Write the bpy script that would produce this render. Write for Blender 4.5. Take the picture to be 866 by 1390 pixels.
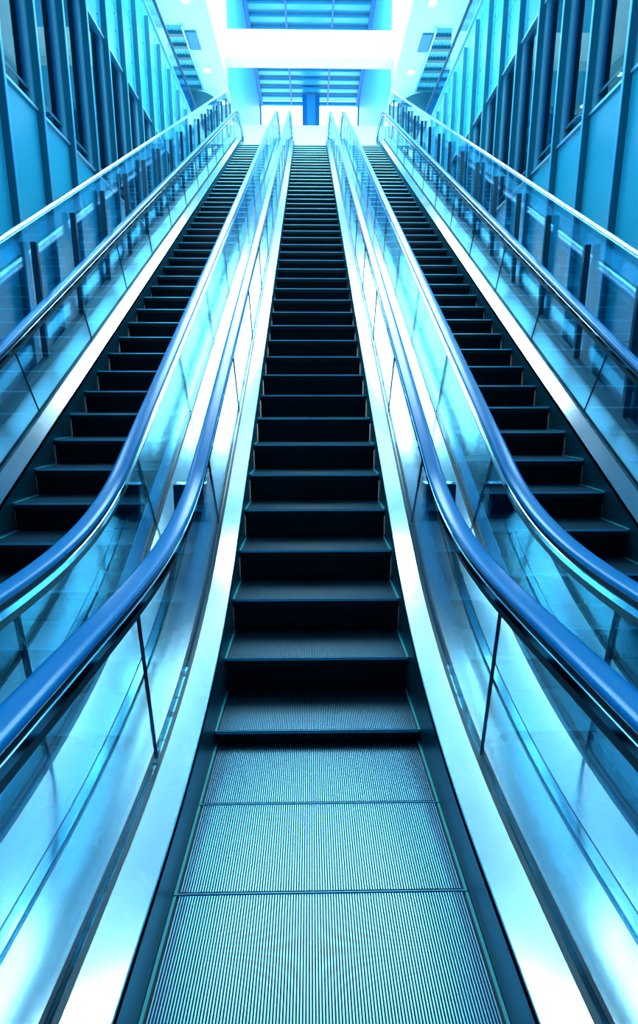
import bpy, bmesh, math, random
from mathutils import Vector, Matrix
random.seed(4)
S = bpy.context.scene
C = S.collection
for o in list(bpy.data.objects): bpy.data.objects.remove(o)

# ------------------------------------------------------------------ camera
FPX, CX, CY = 708.0, 433.0, 705.0            # focal length and optical centre in 866x1390 pixels
cam_d = bpy.data.cameras.new('camera'); cam = bpy.data.objects.new('camera', cam_d); C.objects.link(cam)
cam_d.sensor_fit = 'VERTICAL'; cam_d.sensor_height = 36.0
cam_d.lens = FPX / 1390 * 36
cam_d.shift_y = (CY - 695) / 1390
cam_d.clip_start = .05; cam_d.clip_end = 400
cam.location = (-.032, 0, 1.634)
cam.rotation_euler = (math.radians(90 - 12.8), 0, math.radians(-.95))
S.camera = cam

# ------------------------------------------------------------------ world, lights, exposure
W = bpy.data.worlds.new('world'); S.world = W; W.use_nodes = True
bg = W.node_tree.nodes['Background']
bg.inputs[0].default_value = (.80, .96, 1, 1); bg.inputs[1].default_value = 3.2
def area(name, loc, rot, sx, sy, power, col=(.74, .94, 1)):
    l = bpy.data.lights.new(name, 'AREA'); l.shape = 'RECTANGLE'; l.size = sx; l.size_y = sy
    l.energy = power; l.color = col
    o = bpy.data.objects.new(name, l); C.objects.link(o); o.location = loc; o.rotation_euler = rot
    return o
area('skylight_daylight', (0, 14.55, 14.68), (0, 0, 0), 8.8, 7.9, 3400)
area('window_daylight_left', (-4.16, 5.1, 8.2), (0, math.radians(-90), 0), 4.4, 2.1, 480)
area('window_daylight_right', (4.30, 5.1, 8.2), (0, math.radians(90), 0), 4.4, 2.1, 480)
area('beam_fill_light', (0, 22.6, 21.8), (0, 0, 0), 6.4, 3.6, 1700, (.92, .98, 1))  # added fill above the view, brightens the cross beam and well walls
S.view_settings.view_transform = 'Standard'; S.view_settings.look = 'None'
S.view_settings.gamma = 1; S.view_settings.use_curve_mapping = False
S.view_settings.exposure = 0.0
S.cycles.transparent_max_bounces = 24
S.cycles.max_bounces = 10; S.cycles.diffuse_bounces = 5; S.cycles.glossy_bounces = 6
S.cycles.sample_clamp_indirect = 8

# ------------------------------------------------------------------ materials
MATS = {}
def mat(name, col, rough=.5, metal=0., spec=.5, coat=0., noise=0., nscale=8., stretch=(1, 1, 1), bump=0., rvar=0.):
    m = bpy.data.materials.new(name); m.use_nodes = True; nt = m.node_tree; n = nt.nodes; L = nt.links
    b = n['Principled BSDF']
    b.inputs['Base Color'].default_value = (*col, 1); b.inputs['Roughness'].default_value = rough
    b.inputs['Metallic'].default_value = metal; b.inputs['Specular IOR Level'].default_value = spec
    b.inputs['Coat Weight'].default_value = coat; b.inputs['Coat Roughness'].default_value = .06
    if noise or bump or rvar:
        tc = n.new('ShaderNodeTexCoord'); mp = n.new('ShaderNodeMapping'); mp.inputs['Scale'].default_value = stretch
        nz = n.new('ShaderNodeTexNoise'); nz.inputs['Scale'].default_value = nscale; nz.inputs['Detail'].default_value = 4
        L.new(tc.outputs['Object'], mp.inputs[0]); L.new(mp.outputs[0], nz.inputs['Vector'])
        if noise:
            mx = n.new('ShaderNodeMix'); mx.data_type = 'RGBA'
            mx.inputs[6].default_value = (*[c * (1 - noise) for c in col], 1)
            mx.inputs[7].default_value = (*[min(1, c * (1 + noise)) for c in col], 1)
            L.new(nz.outputs[0], mx.inputs[0]); L.new(mx.outputs[2], b.inputs['Base Color'])
        if rvar:
            mr = n.new('ShaderNodeMapRange'); mr.inputs[3].default_value = max(.02, rough - rvar); mr.inputs[4].default_value = rough + rvar
            L.new(nz.outputs[0], mr.inputs[0]); L.new(mr.outputs[0], b.inputs['Roughness'])
        if bump:
            bp = n.new('ShaderNodeBump'); bp.inputs['Strength'].default_value = bump; bp.inputs['Distance'].default_value = .02
            L.new(nz.outputs[0], bp.inputs['Height']); L.new(bp.outputs[0], b.inputs['Normal'])
    MATS[name] = m; return m
def glass(name, tint, refl=1.0, rough=.0, gcol=(.45, .86, 1)):
    m = bpy.data.materials.new(name); m.use_nodes = True; nt = m.node_tree; n = nt.nodes; L = nt.links
    n.remove(n['Principled BSDF']); out = n['Material Output']
    t = n.new('ShaderNodeBsdfTransparent'); t.inputs[0].default_value = (*tint, 1)
    g = n.new('ShaderNodeBsdfGlossy'); g.inputs['Roughness'].default_value = rough; g.inputs[0].default_value = (*gcol, 1)
    f = n.new('ShaderNodeFresnel'); f.inputs['IOR'].default_value = 1.5
    mu = n.new('ShaderNodeMath'); mu.operation = 'MULTIPLY'; mu.inputs[1].default_value = refl; mu.use_clamp = True
    mx = n.new('ShaderNodeMixShader')
    L.new(f.outputs[0], mu.inputs[0]); L.new(mu.outputs[0], mx.inputs[0]); L.new(t.outputs[0], mx.inputs[1]); L.new(g.outputs[0], mx.inputs[2])
    L.new(mx.outputs[0], out.inputs[0]); MATS[name] = m; return m
def emis(name, col, st):
    m = bpy.data.materials.new(name); m.use_nodes = True; b = m.node_tree.nodes['Principled BSDF']
    b.inputs['Base Color'].default_value = (*col, 1); b.inputs['Emission Color'].default_value = (*col, 1); b.inputs['Emission Strength'].default_value = st
    MATS[name] = m; return m

mat('steel', (.55, .87, 1.), .16, 1., rvar=.05, nscale=3, stretch=(1, 1, 1), noise=.04)
mat('satin_steel', (.45, .84, 1.), .40, 1.)
mat('deck_steel', (.66, .90, 1.), .15, 1., rvar=.04, nscale=2.5)
mat('skirt', (.006, .16, .25), .38, .85)
mat('chrome', (.5, .88, 1), .08, 1.)
mat('rubber_blue', (.0, .20, .58), .24, 0., .45)
MATS['rubber_blue'].node_tree.nodes['Principled BSDF'].inputs['Specular Tint'].default_value = (.15, .75, 1, 1)
mat('black', (.002, .008, .014), .5)
mat('gasket', (.004, .04, .07), .35)
mat('tread_metal', (.10, .36, .55), .30, .9)
mat('tread_groove', (.001, .006, .012), .6)
mat('riser', (.002, .012, .022), .35, .3)
mat('nosing', (.08, .60, .88), .45, .3)  # the glint along each step edge is put into this lighter colour
mat('demarcation', (.02, .50, .60), .4)
mat('wall_panel', (.012, .40, .66), .30, .0, .6, noise=.12, nscale=1.2, rvar=.08)
mat('fin', (.004, .17, .26), .40, .2)
mat('fin_edge', (.05, .50, .80), .3, .3)
mat('joint', (.0, .08, .16), .5)
mat('window_frame', (.30, .75, .92), .3, .6)
mat('curtain', (.005, .32, .78), .7)
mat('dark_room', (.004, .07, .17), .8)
mat('white_paint', (.75, .92, .97), .45, noise=.03, nscale=2)
mat('ceiling_paint', (.48, .83, .94), .5, noise=.03, nscale=2)
mat('cream_paint', (.74, .92, .94), .5)
mat('louvre_blue', (.05, .50, .78), .35, .3)
mat('louvre_light', (.10, .58, .82), .4)
mat('floor_stone', (.03, .17, .26), .18, 0, .5, noise=.25, nscale=2.5)
mat('lobby_wall', (.01, .12, .20), .5, noise=.2, nscale=.6)
mat('post_dark', (.005, .07, .12), .4, .3)
mat('rail_white', (.70, .93, 1), .12, 1.)
mat('drum_teal', (.01, .16, .24), .4)
mat('square_blue', (.01, .25, .42), .5)
mat('column_blue', (.0, .20, .55), .4)
mat('column_blue_light', (.05, .40, .70), .4)
mat('box_dark', (.01, .10, .16), .25, .7)
glass('glass', (.90, .985, 1.0), .42)
glass('barrier_glass', (.86, .97, 1.0), .5)
glass('window_pane', (.62, .86, .97), 1.2)
emis('lamp', (.9, .98, 1), 9)
emis('tube', (.85, .97, 1), 7)

# ------------------------------------------------------------------ helpers
def link(name, bm, m, parent=None, smooth=False):
    me = bpy.data.meshes.new(name); bmesh.ops.recalc_face_normals(bm, faces=bm.faces[:]); bm.to_mesh(me); bm.free()
    for q in (m if isinstance(m, (list, tuple)) else [m]): me.materials.append(MATS[q])
    if smooth:
        for p in me.polygons: p.use_smooth = True
        me.set_sharp_from_angle(angle=math.radians(40))
    o = bpy.data.objects.new(name, me); C.objects.link(o)
    if parent: o.parent = parent
    return o
def struct(o): o['kind'] = 'structure'; return o
def tag(o, label, cat, group=None):
    o['label'] = label; o['category'] = cat
    if group: o['group'] = group
    return o
def empty(name, loc=(0, 0, 0)):
    o = bpy.data.objects.new(name, None); C.objects.link(o); o.location = loc; o.empty_display_size = .2; return o
def box(bm, x0, x1, y0, y1, z0, z1, mi=0):
    x0, x1 = min(x0, x1), max(x0, x1)
    v = [bm.verts.new(p) for p in ((x0, y0, z0), (x1, y0, z0), (x1, y1, z0), (x0, y1, z0), (x0, y0, z1), (x1, y0, z1), (x1, y1, z1), (x0, y1, z1))]
    for f in ((0, 3, 2, 1), (4, 5, 6, 7), (0, 1, 5, 4), (1, 2, 6, 5), (2, 3, 7, 6), (3, 0, 4, 7)):
        fc = bm.faces.new([v[i] for i in f]); fc.material_index = mi
def bx(*a): bm = bmesh.new(); box(bm, *a); return bm
def bevel(bm, w, seg=2):
    bmesh.ops.bevel(bm, geom=bm.edges[:], offset=w, segments=seg, affect='EDGES', clamp_overlap=True); return bm
def cyl(bm, cx, cy, z0, z1, r, seg=32, r2=None):
    r2 = r if r2 is None else r2
    a = [bm.verts.new((cx + r * math.cos(t), cy + r * math.sin(t), z0)) for t in [2 * math.pi * i / seg for i in range(seg)]]
    b = [bm.verts.new((cx + r2 * math.cos(t), cy + r2 * math.sin(t), z1)) for t in [2 * math.pi * i / seg for i in range(seg)]]
    for i in range(seg): bm.faces.new((a[i], a[(i + 1) % seg], b[(i + 1) % seg], b[i]))
    bm.faces.new(a[::-1]); bm.faces.new(b)

T30 = math.tan(math.radians(30)); C30 = math.cos(math.radians(30)); S30 = .5
Y0, ZT = 2.126, 9.55                           # the incline meets the lower floor; level of the upper landing
class Path:
    """samples (y, z, slope) along flat - curve - incline - curve - flat"""
    def __init__(s, zf, zi, r1, r2, ya=-.7, yb=20.0, step=.1):
        k1 = Y0 + (zf - zi) / T30; t1 = r1 * math.tan(math.radians(15))
        k2 = Y0 + (ZT + zf - zi) / T30; t2 = r2 * math.tan(math.radians(15))
        P = []
        def seg(p, q, th):
            L = math.hypot(q[0] - p[0], q[1] - p[1]); n = max(2, int(L / step))
            for i in range(n): P.append((p[0] + (q[0] - p[0]) * i / n, p[1] + (q[1] - p[1]) * i / n, th))
        a = (k1 - t1, zf); b = (k1 + t1 * C30, zf + t1 * S30)
        seg((ya, zf), a, 0)
        n1 = max(6, int(r1 * .52 / .06))
        for i in range(n1):
            th = math.radians(30) * i / n1; P.append((a[0] + r1 * math.sin(th), a[1] + r1 * (1 - math.cos(th)), th))
        zt = ZT + zf; c = (k2 - t2 * C30, zt - t2 * S30); d = (k2 + t2, zt)
        seg(b, c, math.radians(30))
        n2 = max(6, int(r2 * .52 / .06))
        for i in range(n2):
            th = math.radians(30) * (1 - i / n2); P.append((d[0] - r2 * math.sin(th), d[1] - r2 * (1 - math.cos(th)), th))
        seg(d, (yb, zt), 0); P.append((yb, zt, 0.))
        s.P = P; s.S = [0.]
        for i in range(1, len(P)): s.S.append(s.S[-1] + math.hypot(P[i][0] - P[i - 1][0], P[i][1] - P[i - 1][1]))
    def at(s, d):
        import bisect
        i = min(max(bisect.bisect_right(s.S, d) - 1, 0), len(s.S) - 2); f = (d - s.S[i]) / max(1e-9, s.S[i + 1] - s.S[i])
        a, b = s.P[i], s.P[i + 1]; return tuple(a[k] + (b[k] - a[k]) * f for k in range(3))
    def s_of_y(s, y):
        for i in range(len(s.P) - 1):
            if s.P[i][0] <= y <= s.P[i + 1][0]:
                return s.S[i] + (s.S[i + 1] - s.S[i]) * (y - s.P[i][0]) / max(1e-9, s.P[i + 1][0] - s.P[i][0])
        return s.S[-1] if y > s.P[-1][0] else 0
    def sub(s, s0, s1):
        out = [s.at(s0)] + [p for p, q in zip(s.P, s.S) if s0 + 1e-4 < q < s1 - 1e-4] + [s.at(s1)]; return out
def off(p, n, hm=0.):
    """point p moved n along the path normal (hm: extra offset on the level parts)"""
    th = p[2]; u = th / math.radians(30); n = n + hm * (1 - u * u * (3 - 2 * u)); return (p[0] - n * math.sin(th), p[1] + n * math.cos(th))
def sweep(bm, pts, prof, closed=True, hm=0., mi=0, caps=True):
    """prof: list of (x, n); pts: path samples"""
    rows = []
    for p in pts:
        r = []
        for (x, n) in prof:
            y, z = off(p, n, hm); r.append(bm.verts.new((x, y, z)))
        rows.append(r)
    m = len(prof)
    for a, b in zip(rows[:-1], rows[1:]):
        for j in range(m if closed else m - 1):
            k = (j + 1) % m; f = bm.faces.new((a[j], a[k], b[k], b[j])); f.material_index = mi
    if closed and caps: bm.faces.new(rows[0][::-1]); bm.faces.new(rows[-1])
def rect(x0, x1, n0, n1): return [(x0, n0), (x1, n0), (x1, n1), (x0, n1)]

M = Path(.264, .17, 3.5, 1.9, ya=-.62, yb=20.0)          # foot of the glass; all balustrade parts hang on it
NP = Path(.0, .0, .5, 1.2, ya=-1.4, yb=21.0)             # line of the step nosings
HI, HF = .630, .752 - .630                               # handrail height along the normal, extra on the level

# ------------------------------------------------------------------ the setting
XW = 4.17; XWS = {-1: 4.06, 1: 4.20}; ZG = 11.1; ZC = 14.6; XS = 3.47; ZR = 21.8; YE = 42.
struct(link('floor', bx(-9, 9, -9, 24, -.4, -.02), 'floor_stone'))
ul = struct(link('floor_upper', bx(-XW + .0, XW, 20.02, YE + 3, ZT - .5, ZT), 'white_paint'))
for s, nm in ((-1, 'left'), (1, 'right')):
    XW = XWS[s]
    w = struct(link('wall_' + nm, bx(s * XW, s * (XW + .14), -9, 24, -.4, 5.8), 'wall_panel'))
    DY0, DY1, DZ1 = 4.0, 6.2, 10.45            # tall daylight window just before the framed part
    bm = bmesh.new(); box(bm, s * XW, s * (XW + .14), -9, DY0, 8.55, ZG); box(bm, s * XW, s * (XW + .14), DY1, 24, 8.55, ZG); box(bm, s * XW, s * (XW + .14), DY0, DY1, DZ1, ZG)
    link('upper_panel', bm, 'wall_panel', w)
    link('coping', bevel(bx(s * (XW - .05), s * (XW + .2), -9, 24, ZG, ZG + .05), .01), 'window_frame', w)
    # fins
    ys = [8.94 + 1.05 * k for k in range(-9, 14)]
    ys = [y for y in ys if not (DY0 - .1 < y < DY1 + .1)]; daylight = [k for k in range(len(ys) - 1) if ys[k + 1] - ys[k] > 1.5]
    for k, y in enumerate(ys):
        f = link('fin', bx(s * (XW - .10), s * XW, y - .02, y + .02, -.02, ZG - .28), 'fin', w)
        bm = bmesh.new(); box(bm, s * (XW - .112), s * (XW - .10), y - .022, y + .03, -.02, ZG - .28)
        link('edge_strip', bm, 'fin_edge', f)
        if k in daylight:
            for u, v in ((y + .05, DY0), (DY1, ys[k + 1] - .05)):
                link('pier', bx(s * XW, s * (XW + .14), u - .15, v, 5.8, 8.55) if v == DY0 else bx(s * XW, s * (XW + .14), u, v + .15, 5.8, 8.55), 'wall_panel', w)
        elif k < len(ys) - 1:
            ya, yb = y + .03, ys[k + 1] - .03
            # solid pier beside each window
            link('pier', bx(s * XW, s * (XW + .14), y - .03, y + .03, 5.8, 8.55), 'wall_panel', w)
            j = bmesh.new()
            for zz in (2.4, 10.0 if k % 2 else 9.6): box(j, s * (XW - .003), s * XW, ya, yb, zz, zz + .012)
            box(j, s * (XW - .004), s * XW, yb - .16, yb - .148, 8.6, ZG - .02)
            for q in range(7): 
                zz = 8.8 + q * .33
                box(j, s * (XW - .012), s * XW, yb - .20, yb - .18, zz, zz + .02)
            link('panel_joint', j, 'joint', w)
    link('end_panel', bx(s * XW, s * (XW + .14), 21.8, 24, 5.8, 8.55), 'wall_panel', w)
    link('back_panel', bx(s * XW, s * (XW + .14), -9, ys[0] - .1, 5.8, 8.55), 'wall_panel', w)
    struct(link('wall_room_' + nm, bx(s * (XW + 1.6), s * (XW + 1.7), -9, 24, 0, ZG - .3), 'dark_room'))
n_w = 0
for s in (-1, 1):
    XW = XWS[s]
    for k in range(len(ys) - 1):
        if k in daylight: continue
        ya, yb = ys[k] + .03, ys[k + 1] - .03; n_w += 1
        w = struct(empty('window_%d' % n_w, (s * (XW + .07), (ya + yb) / 2, 5.8)))
        lx = w.location
        def lc(bm): bmesh.ops.translate(bm, vec=-lx, verts=bm.verts[:]); return bm
        fr = bmesh.new()
        box(fr, s * (XW - .04), s * (XW + .10), ya - .0, yb + .0, 5.8, 5.84); box(fr, s * (XW - .04), s * (XW + .10), ya, yb, 8.51, 8.55)
        box(fr, s * (XW + .02), s * (XW + .10), ya, ya + .035, 5.84, 8.51); box(fr, s * (XW + .02), s * (XW + .10), yb - .035, yb, 5.84, 8.51)
        link('window_frame', lc(fr), 'window_frame', w)
        link('inner_sill', lc(bx(s * (XW + .05), s * (XW + .16), ya + .035, yb - .035, 6.05, 6.09)), 'fin', w)
        link('pane', lc(bx(s * (XW + .055), s * (XW + .065), ya + .035, yb - .035, 5.84, 8.51)), 'window_pane', w)
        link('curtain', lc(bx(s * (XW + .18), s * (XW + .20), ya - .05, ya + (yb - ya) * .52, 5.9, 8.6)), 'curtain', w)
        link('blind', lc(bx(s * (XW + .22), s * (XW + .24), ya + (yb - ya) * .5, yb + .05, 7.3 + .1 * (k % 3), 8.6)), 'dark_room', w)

for s in (-1, 1):
    XW = XWS[s]; n_w += 1; w = struct(empty('window_%d' % n_w, (s * XW, 5.1, 5.8)))
    for y in (-1.1, -.4, .35, 1.05): link('mullion', bx(-s * .01, s * .05, y - .02, y + .05, 0, 4.65), 'fin', w)
    for z in (0, 1.1, 2.2, 3.3, 4.6): link('transom', bx(-s * .0, s * .04, -1.1, 1.1, z, z + .05), 'fin', w)
# lower lobby behind the camera, galleries and the light well above
struct(link('wall_back', bx(-9, 9, -9.2, -9, -.4, ZC), 'lobby_wall'))
struct(link('ceiling_lobby', bx(-9, 9, -9, 10.2, ZC, ZC + .2), 'lobby_wall'))
for s, nm in ((-1, 'left'), (1, 'right')):
    XW = XWS[s]
    struct(link('floor_gallery_' + nm, bx(s * (XW + .14), s * 9, -9, 26, ZG - .2, ZG), 'white_paint'))
    struct(link('ceiling_gallery_' + nm, bx(s * XS, s * 9, 20.3, 28.5, ZC, ZC + .2), 'ceiling_paint'))
    struct(link('ceiling_edge_' + nm, bx(s * 4.42, s * 9, 9, 18.5, ZC, ZC + .2), 'ceiling_paint'))
    struct(link('wall_gallery_' + nm, bx(s * 9, s * 9.2, -9, 28, ZG - .2, ZC + .2), 'white_paint'))
    struct(link('wall_well_' + nm, bx(s * XS, s * (XS + .2), 20.3, YE, ZC + .2, ZR + .4), 'white_paint'))
    struct(link('trim_well_' + nm, bx(s * (XS - .02), s * XS, 26, YE, ZC - .2, ZR - .3), 'louvre_light'))
    # gallery balustrade
    g = tag(empty('gallery_balustrade', (s * (XW + .1), 16, ZG)), 'glass balustrade with dark handrail along the top of the %s wall' % nm, 'balustrade')
    def lc(bm, v=g.location.copy()): bmesh.ops.translate(bm, vec=-v, verts=bm.verts[:]); return bm
    link('handrail', lc(bevel(bx(s * (XW + .05), s * (XW + .12), 4, 24, ZG + .88, ZG + .95), .012)), 'joint', g)
    for q in range(10):
        link('glass_panel', lc(bx(s * (XW + .08), s * (XW + .09), 4 + q * 2 + .01, 6 + q * 2 - .01, ZG + .05, ZG + .88)), 'barrier_glass', g)
    # columns
    cb = bmesh.new(); cyl(cb, 0, 0, 0, ZC - ZG, .62, 40)
    c = link('round_column', cb, 'cream_paint', smooth=True); c.location = (s * 5.72, 22.0, ZG)
    tag(c, 'pale cream round column standing on the %s gallery' % nm, 'column')
    # hanging drum
    d = tag(empty('ceiling_drum', (s * 5.2, 27.0, ZC)), 'big dark teal round drum under the gallery ceiling, %s side' % nm, 'ceiling drum')
    cb = bmesh.new(); cyl(cb, 0, 0, -1.3, 0, 1.15, 48); link('drum_body', cb, 'drum_teal', d, True)
    cb = bmesh.new(); cyl(cb, 0, 0, -1.36, -1.3, 1.05, 48); link('drum_rim', cb, 'fin', d, True)
    # slatted ceiling grille
    g = tag(empty('ceiling_grille', (s * 5.3, 23.95, ZC)), 'slatted blue ceiling grille with dark cross bars, %s gallery' % nm, 'grille')
    link('grille_panel', bx(-s * .76, s * 1.1, -2.0, 1.75, -.03, 0), 'louvre_light', g)
    for q in range(6):
        y = -1.8 + q * .66; link('cross_bar', bevel(bx(-s * .76, s * 1.1, y, y + .2, -.14, -.03), .02), 'drum_teal', g)
    bm = bmesh.new()
    for q in range(14):
        x = -s * .70 + s * q * .13; box(bm, x, x + s * .03, -2.0, 1.75, -.07, -.031)
    r = link('ribs', bm, 'louvre_blue', g)
    link('side_trim', bx(-s * .82, -s * .76, -2.1, 1.8, -.12, 0), 'window_frame', g)
    a = link('ceiling_speaker', bevel(bx(-.19, .19, -.5, .5, -.06, 0), .015), 'square_blue'); a.location = (s * 4.28, 22.7, ZC)
    tag(a, 'dark blue square panel set in the %s gallery ceiling' % nm, 'ceiling panel')
    def spot(x, y):
        d = empty('downlight', (x, y, ZC)); cb = bmesh.new(); cyl(cb, 0, 0, -.03, 0, .17, 28); link('lamp_ring', cb, 'window_frame', d)
        cb = bmesh.new(); cyl(cb, 0, 0, -.045, -.03, .14, 28); link('lamp_lens', cb, 'lamp', d); return d
    tag(spot(s * 4.10, 24.45), 'round downlight beside the dark square panel, %s gallery ceiling' % nm, 'downlight')
    tag(spot(s * 3.80, 26.8), 'farthest round downlight near the drum, %s gallery ceiling' % nm, 'downlight')
    tag(spot(s * 4.10, 20.7), 'nearest round downlight at the top edge, %s gallery ceiling' % nm, 'downlight')

# cross beam, roof, louvres, skylight, far windows
struct(link('trim_beam', bevel(bx(-XS, XS, 25.0, 25.66, 15.3, 16.3), .01), 'white_paint'))
struct(link('ceiling_well', bx(-XS, XS, 25, YE, ZR + .25, ZR + .4), 'louvre_light'))
struct(link('wall_well_front', bx(-XS, XS, 20.1, 20.3, ZC + .2, ZR + .4), 'lobby_wall'))
struct(link('ceiling_bridge', bx(-9, 9, 18.5, 20.3, ZC, ZC + .2), 'lobby_wall'))
struct(link('ceiling_well_near', bx(-XS, XS, 24.5, 25, ZR + .1, ZR + .4), 'louvre_light'))
lv = tag(empty('louvre_ceiling', (0, 33, ZR)), 'blue louvred ceiling of the light well with two long seams', 'louvre ceiling')
for q in range(17):
    y = -7.2 + q * .95
    link('louvre_blade', bevel(bx(-XS + .05, XS - .05, y, y + .42, .0, .12), .02), 'louvre_blue', lv)
for x in (-1.25, 1.25): link('seam_bar', bx(x - .05, x + .05, -7.6, 8.95, -.06, .0), 'column_blue', lv)
for x in (-1, 1): link('edge_bar', bx(x * (XS - .25), x * (XS - .02), -7.6, 8.95, -.1, .02), 'column_blue', lv)
sk = struct(empty('window_60', (0, 13.75, ZC - .1)))
for q in range(7): link('glazing_bar', bx(-4.4, 4.4, -3.5 + q * 1.3, -3.38 + q * 1.3, 0, .14), 'joint', sk)
for q in range(7): x = -4.2 + q * 1.4; link('long_bar', bx(x - .03, x + .03, -3.5, 4.6, .02, .12), 'joint', sk)
fw = struct(empty('window_50', (0, YE, ZT)))
link('window_frame', bx(-XS, XS, -.05, .1, ZR - ZT - .02, ZR - ZT + .2), 'louvre_blue', fw)
for x in (-XS + .05, XS - .05): link('mullion', bx(x - .05, x + .05, -.05, .1, 0, ZR - ZT - .02), 'column_blue', fw)
link('pane', bx(-XS, XS, 0, .02, 0, ZR - ZT - .02), 'glass', fw)
fc = tag(empty('far_column', (.10, 41, ZT)), 'striped blue pier standing before the bright far window', 'column')
link('pier_body', bx(-.30, .30, -.3, .3, 0, ZR - ZT), 'column_blue_light', fc)
for x in (-.44, .44): link('side_panel', bx(x - .14, x + .14, -.35, .35, 0, ZR - ZT), 'column_blue', fc)
pw = struct(link('trim_parapet', bx(-XS, XS, 26.0, 26.2, ZT, 13.35), 'cream_paint'))
link('parapet_base', bx(-XS, XS, 25.9, 26.0, ZT, 12.35), 'ceiling_paint', pw)

# ------------------------------------------------------------------ escalators
def step_meshes():
    # one step: ribbed tread, ribbed riser, lip, demarcation strips. Origin at the middle of the nosing
    bm = bmesh.new(); box(bm, -.5, .5, .004, .408, -.05, -.010)
    body = bm
    n = 111; p = 1.0 / n
    t = bmesh.new()
    for i in range(n):
        x = -.5 + (i + .5) * p
        if i < 2 or i > n - 3: continue
        box(t, x - p * .21, x + p * .21, .012, .402, -.0102, 0)
    r = bmesh.new()
    box(r, -.498, .498, .012, .03, -.24, -.012)
    for i in range(n):
        x = -.5 + (i + .5) * p; 
        if abs(x) < .47: box(r, x - p * .2, x + p * .2, .006, .0122, -.24, -.02)
    ls = bmesh.new(); sweep(ls, [(-.001, 0, 0), (.004, 0, 0)], [(-.49, 0), (.49, 0), (.49, -.013), (-.49, -.013)])
    for v in ls.verts:
        if v.co.y < 0 and v.co.z > -.005: v.co.y = .006
    for v in ls.verts:
        if v.co.y > .003 and v.co.z < -.005: v.co.y = .008
    d = bmesh.new(); box(d, -.5, -.490, .0, .40, -.012, .002); d2 = bmesh.new(); box(d2, .490, .5, .0, .40, -.012, .002)
    d3 = bmesh.new(); box(d3, -.484, .484, .385, .40, -.0105, .0004)
    return body, t, r, ls, d, d2, d3
def make_step(parent):
    body, t, r, ls, d, d2, d3 = step_meshes()
    s = link('step', body, 'tread_groove', parent)
    link('tread', t, 'tread_metal', s); link('riser', r, 'riser', s); link('nosing', ls, 'nosing', s)
    link('demarcation_strip', d, 'demarcation', s); link('demarcation_strip', d2, 'demarcation', s)
    return s
def copy_step(s, parent):
    c = s.copy(); C.objects.link(c); c.parent = parent
    for ch in s.children:
        k = ch.copy(); C.objects.link(k); k.parent = c
    return c
proto_step = None
joints = [.45, 1.77, 3.32] + [4.5 + 1.245 * k for k in range(12)]

def hand_path():
    pts = M.P[:]
    # newel turns at both ends: semicircles below the level handrail
    return pts
def rail_sweep(bm, prof, inset=0.):
    """sweep along the handrail line incl. newel half turns; prof (x, n) with n relative to handrail centre line"""
    line = []
    R = .30
    P0 = M.P[0]; P1 = M.P[-1]
    z0 = off(P0, HI, HF)
    z1 = off(P1, HI, HF)
    for i in range(0, 17):                       # lower newel, from underneath round to the top
        a = math.radians(-90 - 180 * i / 16) ; cy_, cz_ = z0[0], z0[1] - R
        nrm = (math.cos(a), math.sin(a)); line.append((cy_ + R * nrm[0], cz_ + R * nrm[1], nrm))
    for p in M.P[1:-1]:
        y, z = off(p, HI, HF); line.append((y, z, (-math.sin(p[2]), math.cos(p[2]))))
    for i in range(0, 17):
        a = math.radians(90 - 180 * i / 16); cy_, cz_ = z1[0], z1[1] - R
        nrm = (math.cos(a), math.sin(a)); line.append((cy_ + R * nrm[0], cz_ + R * nrm[1], nrm))
    rows = [[bm.verts.new((x, y + n * nr[0], z + n * nr[1])) for (x, n) in prof] for (y, z, nr) in line]
    m = len(prof)
    for a, b in zip(rows[:-1], rows[1:]):
        for j in range(m):
            k = (j + 1) % m; bm.faces.new((a[j], a[k], b[k], b[j]))
    bm.faces.new(rows[0][::-1]); bm.faces.new(rows[-1])

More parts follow.
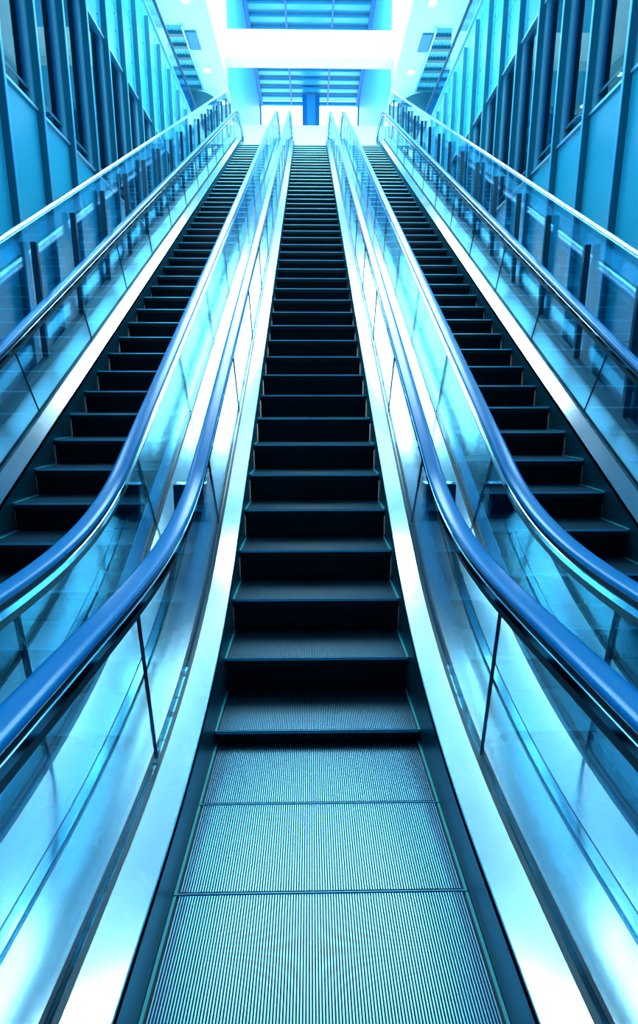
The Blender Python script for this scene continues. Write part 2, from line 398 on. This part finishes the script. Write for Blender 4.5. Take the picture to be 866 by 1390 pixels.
def escalator(cx, phase, label, side):
    global proto_step
    e = tag(empty('escalator', (cx, 0, 0)), label, 'escalator', None)
    s0 = NP.s_of_y(3.649) + phase * .405
    k0 = int((s0 - NP.s_of_y(.62)) / .405); s = s0 - k0 * .405
    while s < NP.s_of_y(19.6):
        y, z, th = NP.at(s)
        st = make_step(e) if proto_step is None else copy_step(proto_step, e)
        if proto_step is None: proto_step = st
        st.location = (0, y, z); s += .405
    # comb plates and landing plates
    yc = NP.at(s0 - k0 * .405)[0]
    cp = bmesh.new(); box(cp, -.5, .5, yc - .28, yc - .02, -.02, .012)
    for i in range(56): box(cp, -.495 + i * .018, -.489 + i * .018, yc - .02, yc + .03, -.0, .008)
    link('comb_plate', cp, 'steel', e)
    link('landing_plate', bx(-.62, .62, -1.6, yc - .28, -.02, .010), 'floor_stone', e)
    yt = s
    link('landing_plate', bx(-.6, .6, 19.75, 20.1, ZT - .03, ZT + .005), 'steel', e)
    pts = M.P
    for q in (-1, 1):
        outer = (q == side) or False
        b = bmesh.new(); sweep(b, pts, rect(q * .502, q * .514, -.62, -.058)); link('skirt_panel', b, 'skirt', e, True)
        b = bmesh.new(); sweep(b, pts, [(q * .502, -.060), (q * .606, -.006), (q * .606, -.03), (q * .502, -.085)]); link('inner_deck', b, 'deck_steel', e, True)
        b = bmesh.new(); sweep(b, pts, rect(q * .606, q * .622, -.03, .0)); link('glass_channel', b, 'gasket', e, True)
        b = bmesh.new(); sweep(b, pts, rect(q * .638, q * .650, -.03, .002)); link('glass_gasket', b, 'gasket', e, True)
        # glass panels
        js = [M.P[0][0] + .0] + joints + [20.]
        for a, c in zip(js[:-1], js[1:]):
            sp = M.sub(M.s_of_y(a) + .004, M.s_of_y(c) - .004); b = bmesh.new()
            rows = []
            for p in sp:
                u = p[2] / math.radians(30); h = HI + HF * (1 - u * u * (3 - 2 * u)) - .05
                r = []
                for (x, n) in ((q * .624, -.03), (q * .636, -.03), (q * .636, h), (q * .624, h)):
                    y, z = off(p, n); r.append(b.verts.new((x, y, z)))
                rows.append(r)
            for u, v in zip(rows[:-1], rows[1:]):
                for j in range(4): b.faces.new((u[j], u[(j + 1) % 4], v[(j + 1) % 4], v[j]))
            b.faces.new(rows[0][::-1]); b.faces.new(rows[-1])
            link('glass_panel', b, 'glass', e)
            if c < 20:
                p = M.at(M.s_of_y(c)); b = bmesh.new(); u = p[2] / math.radians(30); h = HI + HF * (1 - u * u * (3 - 2 * u)) - .05
                cs_ = [off((p[0] + dy * math.cos(p[2]), p[1] + dy * math.sin(p[2]), p[2]), n) for dy, n in ((-.002, 0), (.002, 0), (.002, h), (-.002, h))]
                v1 = [b.verts.new((q * .6235, y, z)) for y, z in cs_]; v2 = [b.verts.new((q * .6365, y, z)) for y, z in cs_]
                b.faces.new(v1); b.faces.new(v2[::-1])
                for i in range(4): b.faces.new((v1[i], v1[(i + 1) % 4], v2[(i + 1) % 4], v2[i]))
                link('panel_seal', b, 'gasket', e)
        # newel glass
        X = q * .630
        for P0, sg in ((M.P[0], -1), (M.P[-1], 1)):
            b = bmesh.new(); y0, zt_ = off(P0, HI, HF); zb = P0[1]; R = .275
            prof = [(y0, zb), (y0, zt_ - .025)] + [(y0 + sg * R * math.sin(math.radians(a)), zt_ - .30 + R * math.cos(math.radians(a))) for a in range(15, 181, 15)] + [(y0 + sg * .02, zb)]
            v1 = [b.verts.new((X - .006, y, z)) for y, z in prof]; v2 = [b.verts.new((X + .006, y, z)) for y, z in prof]
            b.faces.new(v1); b.faces.new(v2[::-1])
            for i in range(len(prof)): b.faces.new((v1[i], v1[(i + 1) % len(prof)], v2[(i + 1) % len(prof)], v2[i]))
            link('newel_glass', b, 'glass', e)
        # handrail
        w, t = .041, .017
        ring = [(X + w * math.copysign(abs(math.cos(a)) ** .7, math.cos(a)), t * math.copysign(abs(math.sin(a)) ** .8, math.sin(a)) + .004) for a in [2 * math.pi * i / 20 for i in range(20)]]
        b = bmesh.new(); rail_sweep(b, ring); hr = link('handrail', b, 'rubber_blue', e, True)
        b = bmesh.new(); rail_sweep(b, rect(X - .026, X + .026, -.032, -.010)); link('handrail_track', b, 'black', e, True)
        b = bmesh.new(); rail_sweep(b, [(X - .022, -.068), (X + .022, -.068), (X + .030, -.060), (X + .030, -.036), (X + .022, -.030), (X - .022, -.030), (X - .030, -.036), (X - .030, -.060)]); link('handrail_guide', b, 'chrome', e, True)
        b = bmesh.new(); rail_sweep(b, rect(X - .016, X + .016, -.100, -.066)); link('guide_seal', b, 'gasket', e, True)
        # outer deck
        xo = .835 if (side == 0 or q != side) else .870
        b = bmesh.new(); sweep(b, pts, rect(q * .650, q * xo, -.03, 0.)); link('outer_deck', b, 'satin_steel' if q == side else 'deck_steel', e, True)
        if q == side:
            b = bmesh.new(); sweep(b, pts, rect(q * .872, q * .900, -1.1, .0)); link('outer_cladding', b, 'skirt', e, True)
    return e
P_ = 1.67
esc_c = escalator(0, 0, 'middle escalator rising straight ahead between two glass sides', 0)
esc_l = escalator(-P_, .19, 'left escalator beside the left wall, its steps partly behind the handrail', -1)
esc_r = escalator(P_, .46, 'right escalator beside the right wall, its steps partly behind the handrail', 1)

# cover strips and boxes in the gaps between the escalators
for s, nm in ((-1, 'left'), (1, 'right')):
    pp = M.sub(0.001, M.s_of_y(3.38))
    b = bmesh.new(); x = s * .835
    sweep(b, pp, [(x - .020, .001), (x + .020, .001), (x + .017, .009), (x - .017, .009)])
    cs = link('cover_strip', b, 'chrome', None, True); tag(cs, 'shiny cover strip along the steel deck between middle and %s escalator' % nm, 'trim strip')
    for u in (-.026, .022):
        b = bmesh.new(); sweep(b, pp, rect(x + u, x + u + .004, .001, .004)); link('strip_edge', b, 'gasket', cs)
    y, z, th = M.at(M.s_of_y(3.44))
    bb = empty('deck_box', (s * .835, y, z)); tag(bb, 'small dark box on the deck between middle and %s escalator' % nm, 'box')
    b = bx(-.10, .10, -.04, .06, 0, .165)
    for v in b.verts:
        if v.co.z < .01: v.co.z = v.co.y * math.tan(th) + .003
    link('box_body', bevel(b, .006), 'box_dark', bb)
    link('top_cap', bevel(bx(-.104, .104, -.044, .064, .165, .172), .002), 'chrome', bb)

# ------------------------------------------------------------------ glass barriers on the outer sides
for s, nm in ((-1, 'left'), (1, 'right')):
    xb = s * 2.555
    g = tag(empty('glass_barrier', (xb, 2.2, 0)), 'tall glass barrier with dark posts and bright top rail, %s of the escalators' % nm, 'barrier')
    def lc(bm, v=g.location.copy()): bmesh.ops.translate(bm, vec=-v, verts=bm.verts[:]); return bm
    BP = Path(.264, .17, 3.5, .3, ya=-.6, yb=20.2)
    ps = BP.sub(0, BP.s_of_y(19.4))
    zoff = 1.43 - .17                             # vertical height of the rail over the base
    def vsweep(prof):
        b = bmesh.new(); rows = [[b.verts.new((x, p[0], p[1] + h)) for x, h in prof] for p in ps]; m = len(prof)
        for u, v in zip(rows[:-1], rows[1:]):
            for j in range(m): b.faces.new((u[j], u[(j + 1) % m], v[(j + 1) % m], v[j]))
        b.faces.new(rows[0][::-1]); b.faces.new(rows[-1]); return lc(b)
    link('top_rail', vsweep([(xb + .026 * math.cos(a), zoff + .026 * math.sin(a)) for a in [math.pi * i / 6 for i in range(12)]]), 'rail_white', g, True)
    link('base_channel', vsweep(rect(xb - .03, xb + .03, .003, .07)), 'post_dark', g)
    link('base_cladding', vsweep(rect(xb + .035 * s, xb + .05 * s, -1.0, -.06)), 'skirt', g)
    py = [4.33 + .93 * k for k in range(-5, 17)]
    for y in py:
        if y > 19.4: continue
        z = BP.at(BP.s_of_y(y))[1]
        link('post', lc(bevel(bx(xb - .028, xb + .028, y - .022, y + .022, z, z + 1.07), .004)), 'post_dark', g)
    ed = [-.6] + py + [19.38]
    for a, c in zip(ed[:-1], ed[1:]):
        if c - a < .1: continue
        b = bmesh.new(); rows = []
        n = 5
        for i in range(n):
            y = a + .006 + (c - a - .012) * i / (n - 1); z = BP.at(BP.s_of_y(y))[1]
            rows.append([b.verts.new(v) for v in ((xb + s * .036, y, z + .02), (xb + s * .046, y, z + .02), (xb + s * .046, y, z + zoff - .0), (xb + s * .036, y, z + zoff - .0))])
        for u, v in zip(rows[:-1], rows[1:]):
            for j in range(4): b.faces.new((u[j], u[(j + 1) % 4], v[(j + 1) % 4], v[j]))
        b.faces.new(rows[0][::-1]); b.faces.new(rows[-1])
        link('glass_panel', lc(b), 'barrier_glass', g)
